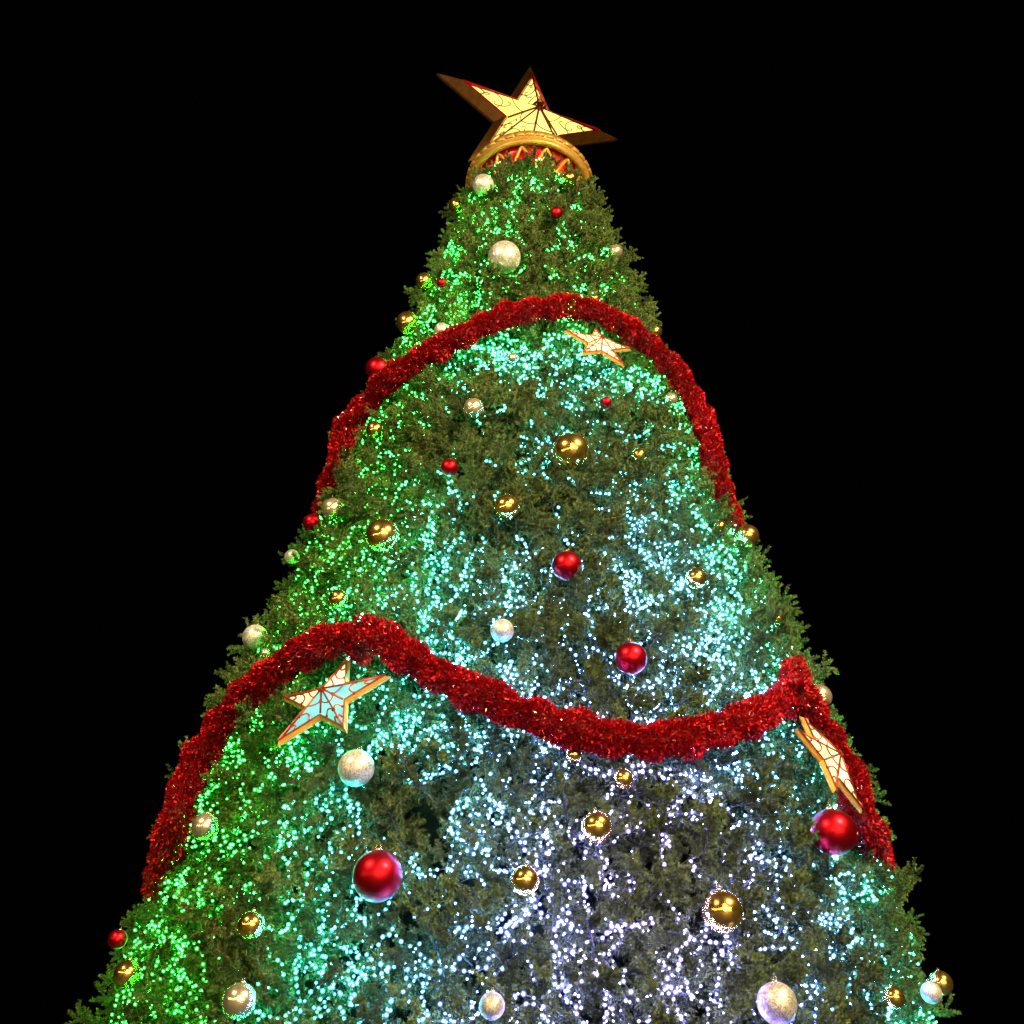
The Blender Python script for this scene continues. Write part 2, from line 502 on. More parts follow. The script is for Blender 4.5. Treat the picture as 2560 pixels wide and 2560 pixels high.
def blocked(P, margin=0.04, gar=0.135):
    d = np.linalg.norm(ball_c - P, axis=1)
    if (d < ball_r + margin).any(): return True
    # on the way from a bauble out to the open air
    rel = P - ball_c
    outw = ball_c.copy(); outw[:, 2] = 0; outw /= np.linalg.norm(outw, axis=1)[:, None]
    outw[:, 2] = -0.25
    al = (rel * outw).sum(1)
    perp = np.linalg.norm(rel - al[:, None] * outw, axis=1)
    if ((al > 0) & (al < 0.5) & (perp < ball_r * 0.82)).any(): return True
    if np.linalg.norm(gl_pts - P, axis=1).min() < gar: return True
    if gar == 0.135 and np.linalg.norm(limb_pts - P, axis=1).min() < 0.26: return True
    for s in STARS[1:]:
        q = Vector(P) - s['C']
        hn = q.dot(s['n']); rr = math.hypot(q.dot(s['u']), q.dot(s['v']))
        ang = math.degrees(math.atan2(q.dot(s['v']), q.dot(s['u']))) - 90
        k = abs(((ang + 36) % 72) - 36) / 36
        lim = s['R'] * (1.0 - 0.56 * k)
        if -0.12 < hn < 0.6 and rr < lim + 0.03: return True
    return False

def lit(phi, z):
    """0 where the tufts are bare, 1 where lights crowd"""
    a = math.radians(phi); r = surf(z)
    x = r * a - 0.25 * z * math.sin(a * 1.3)
    p = Vector((x * 2.7, z * 0.95, 3.7))
    return noise.noise(p) * 0.85 + noise.noise(p * 2.1 + Vector((5, 1, 2))) * 0.6

spots = []
zz = np.linspace(0.3, TOP + 0.02, 400)
area = np.cumsum(np.array([surf(z) for z in zz])); area /= area[-1]
tries = 0
NB = 22000
while len(spots) < NB and tries < 90000:
    tries += 1
    z = float(np.interp(rng.random(), area, zz))
    if rng.random() < 0.82: phi = rng.uniform(-100, 100)
    else: phi = rng.uniform(100, 260)
    spots.append((phi, z))
# keep the spacing even: drop those that crowd a neighbour
cells = {}
keep = []
for phi, z in spots:
    p = on_tree(phi, z)
    key = tuple(int(math.floor(c / 0.16)) for c in p)
    ok = True
    for dx in (-1, 0, 1):
        for dy in (-1, 0, 1):
            for dz in (-1, 0, 1):
                for q in cells.get((key[0] + dx, key[1] + dy, key[2] + dz), ()):
                    if (q - p).length < (0.105 if abs(phi) < 100 else 0.17): ok = False
    if ok:
        cells.setdefault(key, []).append(p)
        keep.append((phi, z))
items = []
for phi, z in keep + keep:
    a = math.radians(phi + rng.uniform(-2, 2)); z2 = z + rng.uniform(-0.08, 0.08)
    if z2 > TOP - 0.5: continue
    d = (Vector((math.sin(a), -math.cos(a), 0)) * 0.6 + Vector((rng.normal(0, 0.6), rng.normal(0, 0.6), rng.normal(0.2, 0.6)))).normalized()
    items.append((on_tree(phi, z2, rng.uniform(-0.47, -0.33)), (d.to_track_quat('Y', 'Z').to_matrix().to_4x4() @ Matrix.Rotation(rng.uniform(0, 6), 4, 'Y')).to_euler(), 1.05, int(rng.integers(0, 9)), 180.0, z2))
outer, cells = [], {}
for phi, z in keep:
    p = on_tree(phi, z)
    key = tuple(int(math.floor(c / 0.2)) for c in p)
    near = [q for dx in (-1, 0, 1) for dy in (-1, 0, 1) for dz in (-1, 0, 1) for q in cells.get((key[0] + dx, key[1] + dy, key[2] + dz), ())]
    gap = 0.165 + 0.09 * max(-0.4, min(0.7, lit(phi, z)))
    if all((q - p).length > gap for q in near):
        cells.setdefault(key, []).append(p); outer.append((phi, z))
for phi, z in outer:
    a = math.radians(phi)
    nrm = Vector((math.sin(a), -math.cos(a), 0))
    side = Vector((math.cos(a), math.sin(a), 0))
    k = lit(phi, z)
    el = math.radians(rng.normal(22, 20))
    d = (nrm * math.cos(el) + Vector((0, 0, 1)) * math.sin(el) + side * rng.normal(0, 0.45)).normalized()
    sc = float(rng.uniform(0.95, 1.55))
    lift = -0.21 - 0.20 * max(-0.45, min(0.6, k)) + rng.normal(0, 0.055)
    if 36 < abs(phi) < 110 and z < 4.7:
        sc *= 0.86; lift -= 0.05
    base = on_tree(phi, z, lift)
    if z > TOP - 0.30: continue
    if z > TOP - 0.6:
        sc *= 0.62; el = min(el, 0.25); base = on_tree(phi, z, lift - 0.05)
        if rng.random() < (z - TOP + 0.5) * 1.5 * (0.4 + abs(phi) / 60): continue
    bad = False
    for f in (0.12, 0.24, 0.36):
        if blocked(np.array(base + d * f * sc)): bad = True; break
    if bad:
        # a short sprig kept down behind whatever hangs there
        base = on_tree(phi, z, -0.33); sc *= 0.62
        if any(blocked(np.array(base + d * f * sc), 0.0, 0.10) for f in (0.12, 0.24, 0.36)): continue
    rot = d.to_track_quat('Y', 'Z').to_matrix().to_4x4() @ Matrix.Rotation(rng.normal(0, 1.3), 4, 'Y')
    items.append((base, rot.to_euler(), sc, int(rng.integers(0, 9)), phi, z))
# the 300 that show largest are objects of their own; the rest is one mass
def nearness(it):
    p = it[0]; d = p - CAM_O
    zc = d.dot(CAM_F)
    u, v = d.dot(CAM_R) / zc * 1.935, d.dot(CAM_U) / zc * 1.935
    vis = abs(u) < 0.97 and v > -0.97 and abs(it[4]) < 48 and it[2] > 0.7
    return d.length if vis else 1000 + d.length
items.sort(key=nearness)
for base, rot, sc, vi, phi, z in items[:300]:
    o = link('branch', BR[vi], tree)
    o.location = base; o.rotation_euler = rot; o.scale = (sc, sc, sc)
rest = items[300:]
me = bpy.data.meshes.new('foliage')
me.from_pydata([tuple(i[0]) for i in rest], [], [])
for nm, ty, dat, prop in (('rot', 'FLOAT_VECTOR', [c for i in rest for c in i[1]], 'vector'),
                          ('scl', 'FLOAT', [i[2] for i in rest], 'value'), ('kindno', 'INT', [i[3] for i in rest], 'value')):
    at = me.attributes.new(nm, ty, 'POINT'); at.data.foreach_set(prop, dat)
me.materials.append(M_NEEDLE)
fol = link('foliage', me, tree)
tag(fol, kind='stuff')
ng = bpy.data.node_groups.new('sprays', 'GeometryNodeTree')
ng.interface.new_socket('Geometry', in_out='INPUT', socket_type='NodeSocketGeometry')
ng.interface.new_socket('Geometry', in_out='OUTPUT', socket_type='NodeSocketGeometry')
gi = ng.nodes.new('NodeGroupInput'); go = ng.nodes.new('NodeGroupOutput')
m2p = ng.nodes.new('GeometryNodeMeshToPoints')
iop = ng.nodes.new('GeometryNodeInstanceOnPoints')
jn = ng.nodes.new('GeometryNodeJoinGeometry')
ng.links.new(gi.outputs[0], m2p.inputs['Mesh'])
ng.links.new(m2p.outputs['Points'], iop.inputs['Points'])
by_mesh = {}
for o in tree.children:
    if o.name.startswith('branch'): by_mesh.setdefault(o.data.name, o)
for o in by_mesh.values():
    inf = ng.nodes.new('GeometryNodeObjectInfo')
    inf.inputs['Object'].default_value = o
    inf.inputs['As Instance'].default_value = True
    ng.links.new(inf.outputs['Geometry'], jn.inputs['Geometry'])
ng.links.new(jn.outputs['Geometry'], iop.inputs['Instance'])
iop.inputs['Pick Instance'].default_value = True
def named(nm, ty):
    n = ng.nodes.new('GeometryNodeInputNamedAttribute'); n.data_type = ty
    n.inputs['Name'].default_value = nm
    return next(s for s in n.outputs if s.enabled and s.name == 'Attribute')
e2r = ng.nodes.new('FunctionNodeEulerToRotation')
ng.links.new(named('rot', 'FLOAT_VECTOR'), e2r.inputs[0])
ng.links.new(e2r.outputs[0], iop.inputs['Rotation'])
ng.links.new(named('scl', 'FLOAT'), iop.inputs['Scale'])
ng.links.new(named('kindno', 'INT'), iop.inputs['Instance Index'])
ng.links.new(iop.outputs['Instances'], go.inputs[0])
md = fol.modifiers.new('sprays', 'NODES'); md.node_group = ng

# ------------------------------------------------------------------ LED light strings
def led_colour(phi, z):
    """the show's colour wash: green at the tip and the left, through teal to blue white and violet low in the middle"""
    a = math.radians(phi)
    gp = 1.0 - ((phi - 15) / 54.0) ** 2 if phi < 15 else 1.0 - 0.45 * min(1.3, ((phi - 15) / 38.0) ** 2)
    gp = max(0.0, min(1.0, gp))
    gz = 0.05 if z > 11.3 else 0.36 + 0.64 * min(1, (11.3 - z) / 7.6)
    if 10.6 < z <= 11.3: gz = 0.05 + (gz - 0.05) * (11.3 - z) / 0.7
    t = gp * gz + noise.noise(Vector((a * 3, z * 0.6, 9))) * 0.06
    stops = [(0.0, (0.011, 1.0, 0.03)), (0.18, (0.012, 1.0, 0.10)), (0.36, (0.03, 0.95, 0.42)), (0.52, (0.03, 0.74, 0.74)),
             (0.70, (0.07, 0.46, 1.0)), (0.86, (0.11, 0.27, 1.0)), (1.0, (0.27, 0.19, 1.0))]
    t = max(0.0, min(1.0, t)); boost = 1 + 1.8 * t
    for (a0, c0), (a1, c1) in zip(stops, stops[1:]):
        if t <= a1:
            k = (t - a0) / (a1 - a0)
            return tuple((x + (y - x) * k) * boost for x, y in zip(c0, c1))
    return tuple(c * boost for c in stops[-1][1])
def halo_material(name, colour_socket=None, colour=None):  # see-through glowing shell added round each bulb to imitate its halo
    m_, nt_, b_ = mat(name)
    e_ = N(nt_, 'ShaderNodeEmission'); e_.inputs['Strength'].default_value = HALO_STRENGTH
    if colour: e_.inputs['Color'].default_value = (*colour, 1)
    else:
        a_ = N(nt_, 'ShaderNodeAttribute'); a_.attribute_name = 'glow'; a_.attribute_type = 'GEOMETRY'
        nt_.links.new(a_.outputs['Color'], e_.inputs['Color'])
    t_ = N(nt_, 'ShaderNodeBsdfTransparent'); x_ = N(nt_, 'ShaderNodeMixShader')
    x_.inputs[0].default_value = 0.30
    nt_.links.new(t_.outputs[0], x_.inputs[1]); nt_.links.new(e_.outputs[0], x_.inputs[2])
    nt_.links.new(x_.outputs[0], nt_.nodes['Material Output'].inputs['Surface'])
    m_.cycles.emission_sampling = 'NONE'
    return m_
M_HALO = halo_material('led_halo')
mt, nt, b = mat('led_bulb')
at = N(nt, 'ShaderNodeAttribute'); at.attribute_name = 'glow'; at.attribute_type = 'GEOMETRY'
em = N(nt, 'ShaderNodeEmission'); em.inputs['Strength'].default_value = LED_STRENGTH
nt.links.new(at.outputs['Color'], em.inputs['Color'])
nt.links.new(em.outputs['Emission'], nt.nodes['Material Output'].inputs['Surface'])
M_LED = mt
M_LEDOBJ = {}; HALO_SCALE = 2.5
def led_material(c):
    """individual bulbs share 12 tints"""
    key = tuple(round(x * 10) / 10 for x in c)
    if key not in M_LEDOBJ:
        m_, nt_, b_ = mat('led_bulb_tint')
        e_ = N(nt_, 'ShaderNodeEmission'); e_.inputs['Strength'].default_value = LED_STRENGTH
        e_.inputs['Color'].default_value = (*[max(0.006, x) for x in key], 1)
        nt_.links.new(e_.outputs['Emission'], nt_.nodes['Material Output'].inputs['Surface'])
        bm_ = bmesh.new(); bmesh.ops.create_icosphere(bm_, subdivisions=1, radius=1.0)
        k_ = len(bm_.faces)
        bmesh.ops.create_icosphere(bm_, subdivisions=2, radius=HALO_SCALE)  # halo shell round the bright core
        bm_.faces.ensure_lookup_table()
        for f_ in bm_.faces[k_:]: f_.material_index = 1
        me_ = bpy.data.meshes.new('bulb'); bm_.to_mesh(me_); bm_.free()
        me_.materials.append(m_); me_.materials.append(halo_material('led_halo_tint', colour=[max(0.006, x) for x in key]))
        M_LEDOBJ[key] = me_
    return M_LEDOBJ[key]

lights = empty('light_string', (0, 0, 0))
tag(lights, 'tiny LED light strings wound all over the tree, green at left fading to blue white', 'string lights')
bulbs = []
wires = MB()
tries = 0
while len(bulbs) < LED_COUNT and tries < 90000:
    tries += 1
    z = float(np.interp(rng.random(), area, zz))
    phi = rng.uniform(-80, 80)
    k = lit(phi, z)
    dens = max(0.18, min(1, 0.38 + k * 1.4))
    dens = min(1, dens * (1.0 + 0.9 * max(0, min(1, (9.5 - z) / 6.0))) * (1.6 if -20 < phi < 40 and z < 6 else 1.0))
    if rng.random() > dens: continue
    # a short run of string, draped roughly downwards
    n = int(rng.integers(4, 15))
    ang = rng.normal(-1.57 - 0.35 * math.sin(math.radians(phi)), 0.4)
    off = rng.uniform(-0.27, -0.05) - 0.05 * max(0, k)
    path = []
    for i in range(n):
        p = on_tree(phi, z, off)
        if not blocked(np.array(p), 0.02, 0.15) and z < TOP - 0.5 and z > 0.4:
            bulbs.append((p, led_colour(phi, z), rng.choice([0.6, 0.75, 0.9, 1.0, 1.15])))
            path.append(p)
        st = rng.uniform(0.03, 0.075)
        ang += rng.normal(0, 0.55)
        phi += rng.normal(0, 0.35)
        phi += math.degrees(math.cos(ang) * st / surf(z)); z += math.sin(ang) * st
        off = max(-0.32, min(0.03, off + rng.normal(0, 0.04)))
    if len(path) > 1 and abs(phi) < 80:
        wires.tube([q - Vector((q.x, q.y, 0)).normalized() * 0.012 for q in path], 0.0035, 3)
tag(wires.build('wire', M_TWIG, lights), kind='stuff')
LEDR = 0.0072
def bulb_near(bb):
    d = bb[0] - CAM_O; zc = d.dot(CAM_F)
    u, v = d.dot(CAM_R) / zc * 1.935, d.dot(CAM_U) / zc * 1.935
    return d.length if abs(u) < 0.97 and abs(v) < 0.97 else 1000 + d.length
bulbs.sort(key=bulb_near)
for p, c, s in bulbs[:300]:
    o = link('bulb', led_material(c), lights)
    o.location = p; o.scale = (LEDR * s,) * 3
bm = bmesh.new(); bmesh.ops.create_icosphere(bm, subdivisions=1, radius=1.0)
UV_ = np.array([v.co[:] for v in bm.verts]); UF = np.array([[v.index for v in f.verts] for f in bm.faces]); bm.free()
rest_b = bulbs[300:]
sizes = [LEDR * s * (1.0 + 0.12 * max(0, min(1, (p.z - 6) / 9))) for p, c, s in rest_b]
V = np.concatenate([UV_ * r_ * q_ + np.array(b_[0]) for b_, r_ in zip(rest_b, sizes) for q_ in (1.0, HALO_SCALE)])
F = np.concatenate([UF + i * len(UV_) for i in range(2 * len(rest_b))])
me = array_mesh('bulbs', V, F, [M_LED, M_HALO], np.tile(np.repeat([0, 1], len(UF)), len(rest_b)))
ca = me.color_attributes.new('glow', 'FLOAT_COLOR', 'POINT')
ca.data.foreach_set('color', np.repeat(np.array([(*c, 1.0) for p, c, s in rest_b], np.float32), 2 * len(UV_), axis=0).ravel())
o = link('bulb_mass', me, lights)
tag(o, kind='stuff')

# ------------------------------------------------------------------ tinsel garlands
def garland(line, label, seed, thick=1.0):
    root = empty('tinsel_garland', line[len(line) // 2])
    tag(root, label, 'garland', 'red tinsel garlands swagged around the tree')
    r = np.random.default_rng(seed)
    off = root.location.copy()
    mb = MB(); mb.tube([p - off for p in line[3:-3]], [0.02] + [0.08 * thick] * (len(line) - 8) + [0.02], 8)
    mb.build('core', M_ROPE, root, True)
    P = np.array([tuple(p - off) for p in line])
    seg = np.linalg.norm(np.diff(P, axis=0), axis=1); cum = np.concatenate([[0], np.cumsum(seg)])
    n = int(cum[-1] * 18000)
    s = r.uniform(0, cum[-1], n)
    C = np.stack([np.interp(s, cum, P[:, k]) for k in range(3)], 1)
    T = np.stack([np.interp(s + 0.02, cum, P[:, k]) - np.interp(s - 0.02, cum, P[:, k]) for k in range(3)], 1)
    T /= np.linalg.norm(T, axis=1)[:, None] + 1e-9
    Q = r.normal(size=(n, 3)); Q -= T * (Q * T).sum(1)[:, None]; Q /= np.linalg.norm(Q, axis=1)[:, None]
    # lumps along the length
    lump = 0.96 + 0.10 * np.sin(s * 7 + seed) + 0.09 * np.sin(s * 19 + 2 * seed) + 0.13 * np.sin(np.arctan2(Q[:, 2], Q[:, 0]) * 3 + s * 15)
    d = Q + T * r.normal(0, 0.7, n)[:, None] + r.normal(0, 0.5, (n, 3)); d /= np.linalg.norm(d, axis=1)[:, None]
    ln = r.uniform(0.018, 0.038, n) * thick
    r0 = (r.uniform(0.085, 0.148, n) * lump * thick)
    A = C + Q * r0[:, None]
    B_ = A + d * ln[:, None]
    w = np.cross(d, r.normal(size=(n, 3))); w /= np.linalg.norm(w, axis=1)[:, None]
    w *= 0.0032
    V = np.stack([A - w, A + w, B_ + w, B_ - w], 1).reshape(-1, 3)
    F = np.arange(4 * n).reshape(-1, 4)
    mi = r.choice([0, 1, 2], n, p=[0.56, 0.395, 0.045])
    me = array_mesh('tinsel', V, F, M_TINSEL, mi)
    o = link('tinsel', me, root); tag(o, kind='stuff')
garland(GLINE['1L'], 'upper red tinsel garland, the swag running down to the left edge of the tree', 1, 1.04)
garland(GLINE['1R'], 'upper red tinsel garland, the swag running down to the right edge above the small star', 2, 1.0)
garland(GLINE['2L'], 'lower red tinsel garland, the swag running down to the left edge beside the lit star', 3, 1.06)
garland(GLINE['2C'], 'lower red tinsel garland, the long sagging swag across the middle of the tree', 4, 1.0)
garland(GLINE['2R'], 'lower red tinsel garland, the short swag down the right edge over the narrow star', 5, 1.0)

# ------------------------------------------------------------------ star lanterns
def star(s, label, pane_of, back=0.16, bar=0.010, group=None, KI=0.74, edge=0.04):
    R, h = s['R'], s['h']
    root = empty('star_lantern', s['C'])
    root.rotation_euler = Matrix((s['u'], s['v'], s['n'])).transposed().to_euler()
    tag(root, label, 'star', group)
    tip = [math.radians(90 + 72 * i) for i in range(5)]
    out = []
    for a in tip:
        out.append((math.cos(a), math.sin(a))); b = a + math.radians(36)
        out.append((0.382 * math.cos(b), 0.382 * math.sin(b)))
    def ring(sc, z): return [Vector((x * R * sc, y * R * sc, z * R)) for x, y in out]
    KE = KI - edge                            # KI inner edge of the border, KE edge of the panes
    def hz(k): return 0.055 + (h - 0.055) * (1 - k / KE)   # height of the glazed pyramid at scale k
    # border and side wall
    r0, r1, r2 = ring(1.0, 0.0), ring(KI, 0.075 if R > 1 else 0.05), ring(1.0, -back * 0.35)
    rb = ring(0.985, -back)
    mb = MB()
    V = r0 + r1 + r2 + rb
    F = []
    for i in range(10):
        j = (i + 1) % 10
        F += [(i, j, 10 + j, 10 + i), (20 + i, 20 + j, j, i), (30 + i, 30 + j, 20 + j, 20 + i)]
    mb.add(V, F)
    o = mb.build('frame', M_OLDGOLD if R < 1 else M_BROWNGOLD, root)
    V = rb + [Vector((0, 0, -back * 1.6 * R))]
    mesh_obj('back_plate', V, [(j, i, 10) for i, j in ((i, (i + 1) % 10) for i in range(10))], M_OLDGOLD, root)
    # red trim between border and panes
    ra, rc = ring(KI, 0.084), ring(KE - 0.01, 0.052)
    rd = ring(KI + 0.02, 0.070)
    V = rd + ra + rc
    F = []
    for i in range(10):
        j = (i + 1) % 10
        F += [(i, j, 10 + j, 10 + i), (10 + i, 10 + j, 20 + j, 20 + i)]
    mesh_obj('trim', V, F, M_RED if R > 1 else M_TRACERY, root)
    hub = Vector((0, 0, h * R))
    rp = ring(KE, 0.055)
    # ten panes
    for i in range(10):
        j = (i + 1) % 10
        o = mesh_obj('pane', [hub, rp[i], rp[j]], [(0, 1, 2)], pane_of(i), root)
    # ribs hub to tips and notches
    for i in range(10):
        wide = bar * R * (1.25 if i % 2 else 0.9)
        a, b2 = hub + Vector((0, 0, 0.006 * R)), rp[i] + Vector((0, 0, 0.008 * R))
        if i == 2 and R > 1: continue
        V, F = tube([a.lerp(b2, 0.04), a.lerp(b2, 0.99)], wide, 6)
        mesh_obj('rib', V, F, M_TRACERY, root, True)
    # hub: a ring of knobs
    mb = MB()
    mb.tube([hub + Vector((0, 0, -0.02 * R)), hub + Vector((0, 0, 0.035 * R))], 0.034 * R, 10)
    for k in range(6):
        a = k * math.pi / 3
        c = hub + Vector((math.cos(a), math.sin(a), 0)) * 0.05 * R + Vector((0, 0, 0.008 * R))
        mb.tube([c, c + Vector((0, 0, 0.03 * R))], [0.018 * R, 0.009 * R], 6)
    mb.build('hub', M_TRACERY, root)
    # scrollwork lying on the panes, drawn in each facet's own corners: hub, arm tip, notch
    mb = MB()
    lift = Vector((0, 0, 0.006 * R))
    w = bar * (0.50 if R > 1 else 0.85) * R
    def bez(a, c, b, n=10):
        return [a * (1 - t) ** 2 + c * 2 * t * (1 - t) + b * t * t + lift for t in (k / n for k in range(n + 1))]
    for i in range(0, 10, 2):
        for j in ((i + 1) % 10, (i - 1) % 10):
            T, Nn = rp[i], rp[j]
            def q(h_, t_, n_): return hub * h_ + T * t_ + Nn * n_
            mb.tube(bez(q(0, 0.30, 0.70), q(0.42, 0.26, 0.32), q(0.40, 0.60, 0)), w, 4)
            mb.tube(bez(q(0.0, 0.72, 0.28), q(0.22, 0.58, 0.20), q(0.16, 0.84, 0)), w, 4)
            mb.tube(bez(q(0.52, 0, 0.48), q(0.42, 0.10, 0.48), q(0.62, 0.38, 0)), w, 4)
            if R > 1:
                c = q(0.30, 0.32, 0.38); e1 = (T - hub) * 0.115; e2 = (Nn - hub) * 0.20
                mb.tube([c + (e1 * math.cos(t) + e2 * math.sin(t)) * (1 - 0.09 * t) + lift for t in np.linspace(0, 4.6, 18)], w, 4)
                c = q(0.16, 0.66, 0.18); e1 *= 0.55; e2 *= 0.45
                mb.tube([c + (e1 * math.cos(t) + e2 * math.sin(t)) * (1 - 0.07 * t) + lift for t in np.linspace(2, 7, 14)], w * 0.9, 4)
            for kx in ((0, 0.30, 0.70), (0.52, 0, 0.48), (0.40, 0.60, 0)):      # red clips where the bars meet
                p = q(*kx) + lift
                mb.tube([p - (T - hub) * 0.014, p + (T - hub) * 0.014], w * 2.1, 5)
    tag(mb.build('scrollwork', M_TRACERY, root), kind='stuff')
    return root
top_star = star(STARS[0], 'huge golden star lantern with glowing yellow panes on top of the tree', lambda i: M_PANE_Y, 0.03, 0.0085)
W, T_ = M_PANE_W, M_PANE_T
star(STARS[1], 'lit star with white and teal panes under the left peak of the lower garland',
     lambda i: [T_, W, W, T_, T_, T_, T_, T_, W, W][i], 0.03, 0.016, 'small star lanterns hung under the garlands', 0.93, 0.085)
star(STARS[2], 'small lit cream star under the crest of the upper garland, near the right edge', lambda i: W, 0.03, 0.016,
     'small star lanterns hung under the garlands', 0.93, 0.085)
star(STARS[3], 'narrow lit star seen from the side under the lower garland at the right edge', lambda i: W, 0.03, 0.016,
     'small star lanterns hung under the garlands', 0.93, 0.085)

# ------------------------------------------------------------------ the gold ring under the star
crown = empty('golden_crown', (0, 0, TOP))
tag(crown, 'round golden crown base with red inside and gold arches between star and tree', 'crown')
def smooth_profile(pts): return pts
V, F = lathe([(1.03, -0.10), (1.10, -0.12), (1.135, -0.06), (1.12, -0.03), (1.165, 0.0), (1.175, 0.06), (1.13, 0.10), (1.145, 0.13),
              (1.13, 0.17), (1.04, 0.17), (1.0, 0.05)], 112, (0, 0, 0), True)
mesh_obj('ring', V, F, M_GOLD, crown, True)
for k in range(40):                                  # raised beads round the ring
    a = 2 * math.pi * k / 40
    mb = MB()
    pr = [(1.168, -0.012), (1.188, 0.0), (1.192, 0.06), (1.165, 0.085)]
    V, F = [], []
    for t in (-1, -0.8, 0.8, 1):
        for r, z in pr:
            rr = r - (0.018 if abs(t) == 1 else 0)
            aa = a + t * 0.068
            V.append((rr * math.sin(aa), -rr * math.cos(aa), z))
    for i in range(3):
        for j in range(3):
            F.append((i * 4 + j, (i + 1) * 4 + j, (i + 1) * 4 + j + 1, i * 4 + j + 1))
    mesh_obj('bead', V, F, M_GOLD, crown, True)
V, F = lathe([(1.035, 0.02), (0.94, -0.06), (0.88, -0.25), (0.84, -0.45)], 96)
mesh_obj('red_drum', V, F, M_RED, crown, True)
V, F = lathe([(1.10, 0.16), (0.9, 0.30), (0.5, 0.40), (0.08, 0.44), (0.08, 0.9), (0.0, 0.9)], 64)
mesh_obj('top_cap', V, F, M_GOLD, crown, True)
for k in range(14):                                  # gold arches standing off the drum
    a = math.radians(-8 + k * 360 / 14)
    path = []
    for t in np.linspace(-1, 1, 13):
        aa = a + t * math.radians(11.5)
        zz_ = -0.10 - 0.42 * abs(t) ** 1.25
        r = 1.0 - 0.11 * abs(t)
        path.append(Vector((r * math.sin(aa), -r * math.cos(aa), zz_)))
    V, F = tube(path, 0.030, 6)
    mesh_obj('arch', V, F, M_GOLD, crown, True)

# ------------------------------------------------------------------ baubles
bm = bmesh.new(); bmesh.ops.create_uvsphere(bm, u_segments=40, v_segments=24, radius=1.0)
for f in bm.faces: f.smooth = True
BALL_ME = {}
for k, mm in M_BALL.items():
    me = bpy.data.meshes.new('bauble'); bm.to_mesh(me); me.materials.append(mm); BALL_ME[k] = me
bm.free()
V, F = lathe([(0.0, 1.13), (0.07, 1.13), (0.15, 1.10), (0.17, 0.97), (0.15, 0.93)], 16)
cap0 = mesh_obj('cap', V, F, M_CAP, None, True)
CAP_ME = cap0.data
bpy.data.objects.remove(cap0)
lp = [Vector((0.09 * math.cos(t), 0, 1.2 + 0.09 * math.sin(t))) for t in np.linspace(0, 2 * math.pi, 12, endpoint=False)]
V, F = tube(lp, 0.018, 5, True)
lo0 = mesh_obj('hook', V, F, M_CAP, None, True); HOOK_ME = lo0.data; bpy.data.objects.remove(lo0)
for x, y, z, r, kind, label in BAUBLES:
    o = link('bauble', BALL_ME[kind])
    o.location = (x, y, z); o.scale = (r, r, r)
    a = math.atan2(x, -y)
    o.rotation_euler = (rng.uniform(-0.1, 0.05), rng.uniform(-0.1, 0.1), a)
    tag(o, label, 'bauble', 'baubles hanging all over the Christmas tree')
    link('cap', CAP_ME, o); link('hook', HOOK_ME, o)

# ------------------------------------------------------------------ the square's own lamps, behind the camera: seen mirrored in the baubles
M_POST = simple('black_lamp_post', (0.02, 0.02, 0.02), 0.4, 0.5)
M_WARM = simple('warm_lamp_glass', (0.8, 0.7, 0.5), 0.3, 0.0, (1.0, 0.72, 0.34), FESTOON)
ico = bmesh.new(); bmesh.ops.create_icosphere(ico, subdivisions=2, radius=0.27)
LAMP_ME = bpy.data.meshes.new('lamp'); ico.to_mesh(LAMP_ME); ico.free(); LAMP_ME.materials.append(M_WARM)
def post(x, y, h, label):
    root = empty('lamp_post', (x, y, 0))
    tag(root, label, 'post')
    V, F = lathe([(0.14, 0), (0.14, 0.25), (0.07, 0.4), (0.05, h), (0.0, h + 0.03)], 16)
    mesh_obj('pole', V, F, M_POST, root, True)
    return root
def festoon(a, b, n, sag, label):
    a, b = Vector(a), Vector(b)
    root = empty('festoon_lights', (a + b) / 2)
    tag(root, label, 'festoon lights')
    P = [a.lerp(b, t) - Vector((0, 0, sag * 4 * t * (1 - t))) - root.location for t in np.linspace(0, 1, 25)]
    V, F = tube(P, 0.008, 4); mesh_obj('wire', V, F, M_POST, root)
    for i in range(n):
        t = (i + 0.5) / n
        o = link('lamp', LAMP_ME, root)
        o.location = a.lerp(b, t) - Vector((0, 0, sag * 4 * t * (1 - t) + 0.1)) - root.location
post(-1.5, -17.5, 4.4, 'black post behind the camera at the left end of the festoon lights')
post(7.5, -17.0, 4.4, 'black post behind the camera at the right end of the festoon lights')
post(8.5, -23.0, 4.6, 'black post farther behind the camera on the right')
post(-0.5, -23.5, 4.6, 'black post farther behind the camera in the middle')
post(-13.0, -9.0, 4.4, 'black post far to the left of the tree')
festoon((-1.5, -17.5, 4.3), (7.5, -17.0, 4.3), 16, 0.7, 'warm festoon lights strung between the two nearer posts')
festoon((-0.5, -23.5, 4.5), (8.5, -23.0, 4.5), 14, 0.8, 'warm festoon lights strung between the two farther posts')
festoon((7.5, -17.0, 4.2), (-0.5, -23.5, 4.4), 16, 0.8, 'warm festoon lights crossing between near and far posts')
festoon((-1.5, -17.5, 4.2), (8.5, -23.0, 4.4), 16, 0.8, 'warm festoon lights crossing the other way between posts')
festoon((-1.5, -17.5, 4.1), (-13.0, -9.0, 4.3), 15, 1.0, 'warm festoon lights running off to the left of the tree')

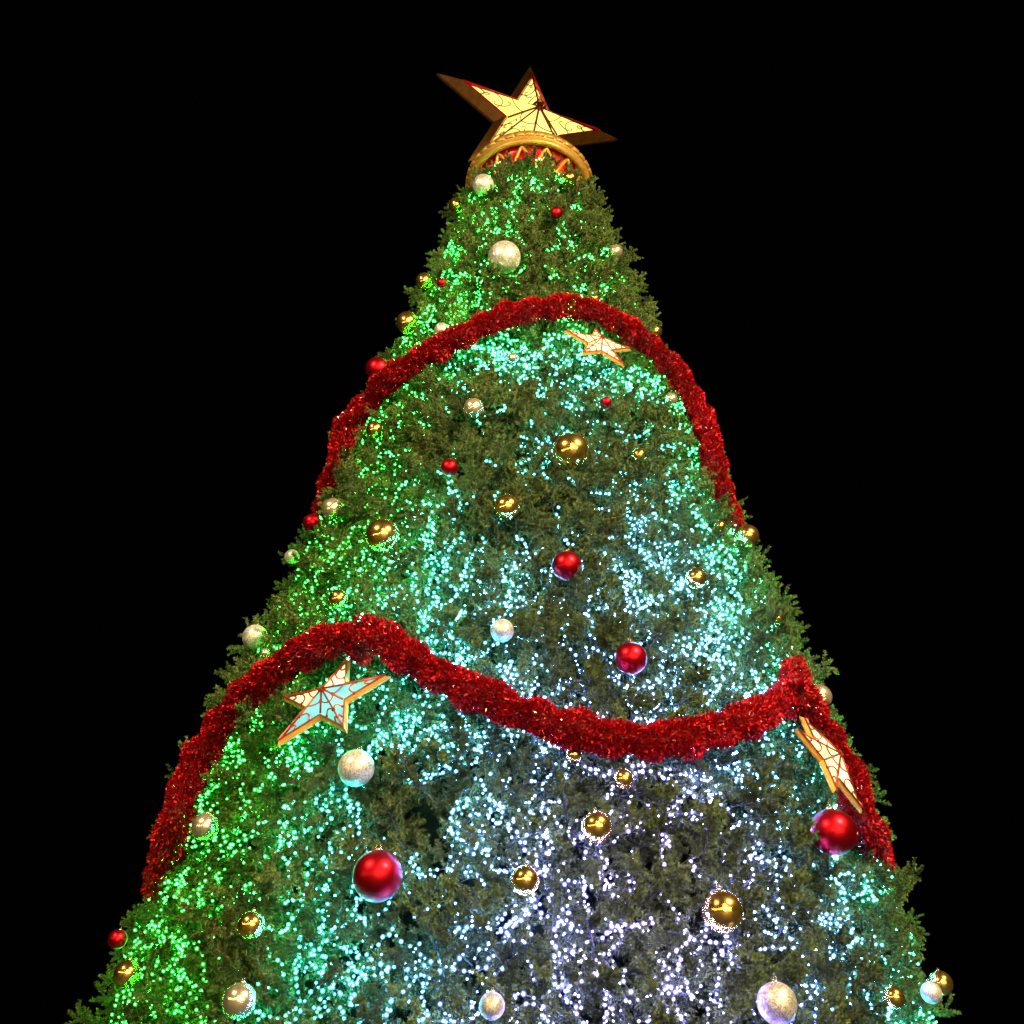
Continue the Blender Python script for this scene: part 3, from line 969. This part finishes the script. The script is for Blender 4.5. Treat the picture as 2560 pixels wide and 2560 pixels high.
# a lit building across the square, behind the camera
bld = empty('building', (7.5, -22.5, 0))
tag(bld, 'tall facade with rows of warm lit windows across the square behind the camera', 'building')
M_WALL = simple('pale_render_wall', (0.30, 0.25, 0.19), 0.8)
M_FRAME = simple('window_frame_paint', (0.12, 0.07, 0.04), 0.5)
M_WIN = simple('lit_window_glass', (0.3, 0.25, 0.2), 0.2, 0.0, (1.0, 0.70, 0.32), FESTOON)
def box(x0, x1, y0, y1, z0, z1):
    return ([Vector((x, y, z)) for x in (x0, x1) for y in (y0, y1) for z in (z0, z1)],
            [(0, 1, 3, 2), (4, 6, 7, 5), (0, 4, 5, 1), (2, 3, 7, 6), (0, 2, 6, 4), (1, 5, 7, 3)])
V, F = box(-8.5, 8.5, -5.0, 0.0, 0.0, 13.0); mesh_obj('wall', V, F, M_WALL, bld)
V, F = box(-8.9, 8.9, -5.2, 0.35, 13.003, 13.6); mesh_obj('roof', V, F, M_FRAME, bld)
for r in range(4):
    for c in range(6):
        if c >= (6, 6, 4, 2)[r] or rng.random() < 0.18: continue
        cx, cz = -6.4 + 2.55 * c, 2.0 + 2.9 * r
        mb = MB()
        for q in ((cx - 0.85, cx - 0.72, 0.004, 0.12, cz - 1.0, cz + 1.0), (cx + 0.72, cx + 0.85, 0.004, 0.12, cz - 1.0, cz + 1.0),
                  (cx - 0.72, cx + 0.72, 0.004, 0.12, cz + 0.87, cz + 1.0), (cx - 0.72, cx + 0.72, 0.004, 0.12, cz - 1.0, cz - 0.87)):
            mb.add(*box(*q))
        w = mb.build('window', M_FRAME, bld)
        V, F = box(cx - 0.72, cx + 0.72, 0.004, 0.05, cz - 0.87, cz + 0.87); mesh_obj('pane', V, F, M_WIN, w)

def floodlight(x, y, h, target, power, col, label, ang=60, head=0.22):
    root = post(x, y, h, label)
    root.name = 'floodlight_mast'; root['category'] = 'floodlight'
    p = Vector((0, 0, h))
    d = (Vector(target) - Vector((x, y, h))).normalized()
    q = d.to_track_quat('-Z', 'Y')
    V, F = lathe([(0.0, 0.16), (0.14, 0.14), (head, -0.05), (head, -0.09), (head - 0.02, -0.09), (head - 0.02, -0.03)], 20)
    hd = mesh_obj('lamp_head', V, F, M_POST, root, True); hd.location = p; hd.rotation_euler = q.to_euler()
    V, F = lathe([(0.0, -0.045), (head - 0.02, -0.045)], 20)
    gl = mesh_obj('lens', V, F, simple('flood_lens', (0.8, 0.8, 0.8), 0.3, 0, col, 30.0), hd)
    ld = bpy.data.lights.new('flood', 'SPOT'); ld.energy = power; ld.color = col
    ld.spot_size = math.radians(ang); ld.spot_blend = 0.5; ld.shadow_soft_size = head
    lo = bpy.data.objects.new('flood', ld); COL.objects.link(lo)
    lo.parent = hd; lo.location = (0, 0, -0.12)
floodlight(10.0, -15.5, 14.5, (0, 0, 8.5), FLOOD, (1.0, 0.78, 0.42), 'floodlight on a mast behind the camera to the right')
floodlight(-9.5, -15.0, 13.5, (0, 0, 9.0), FLOOD * 0.30, (1.0, 0.78, 0.45), 'floodlight on a mast to the left of the camera')
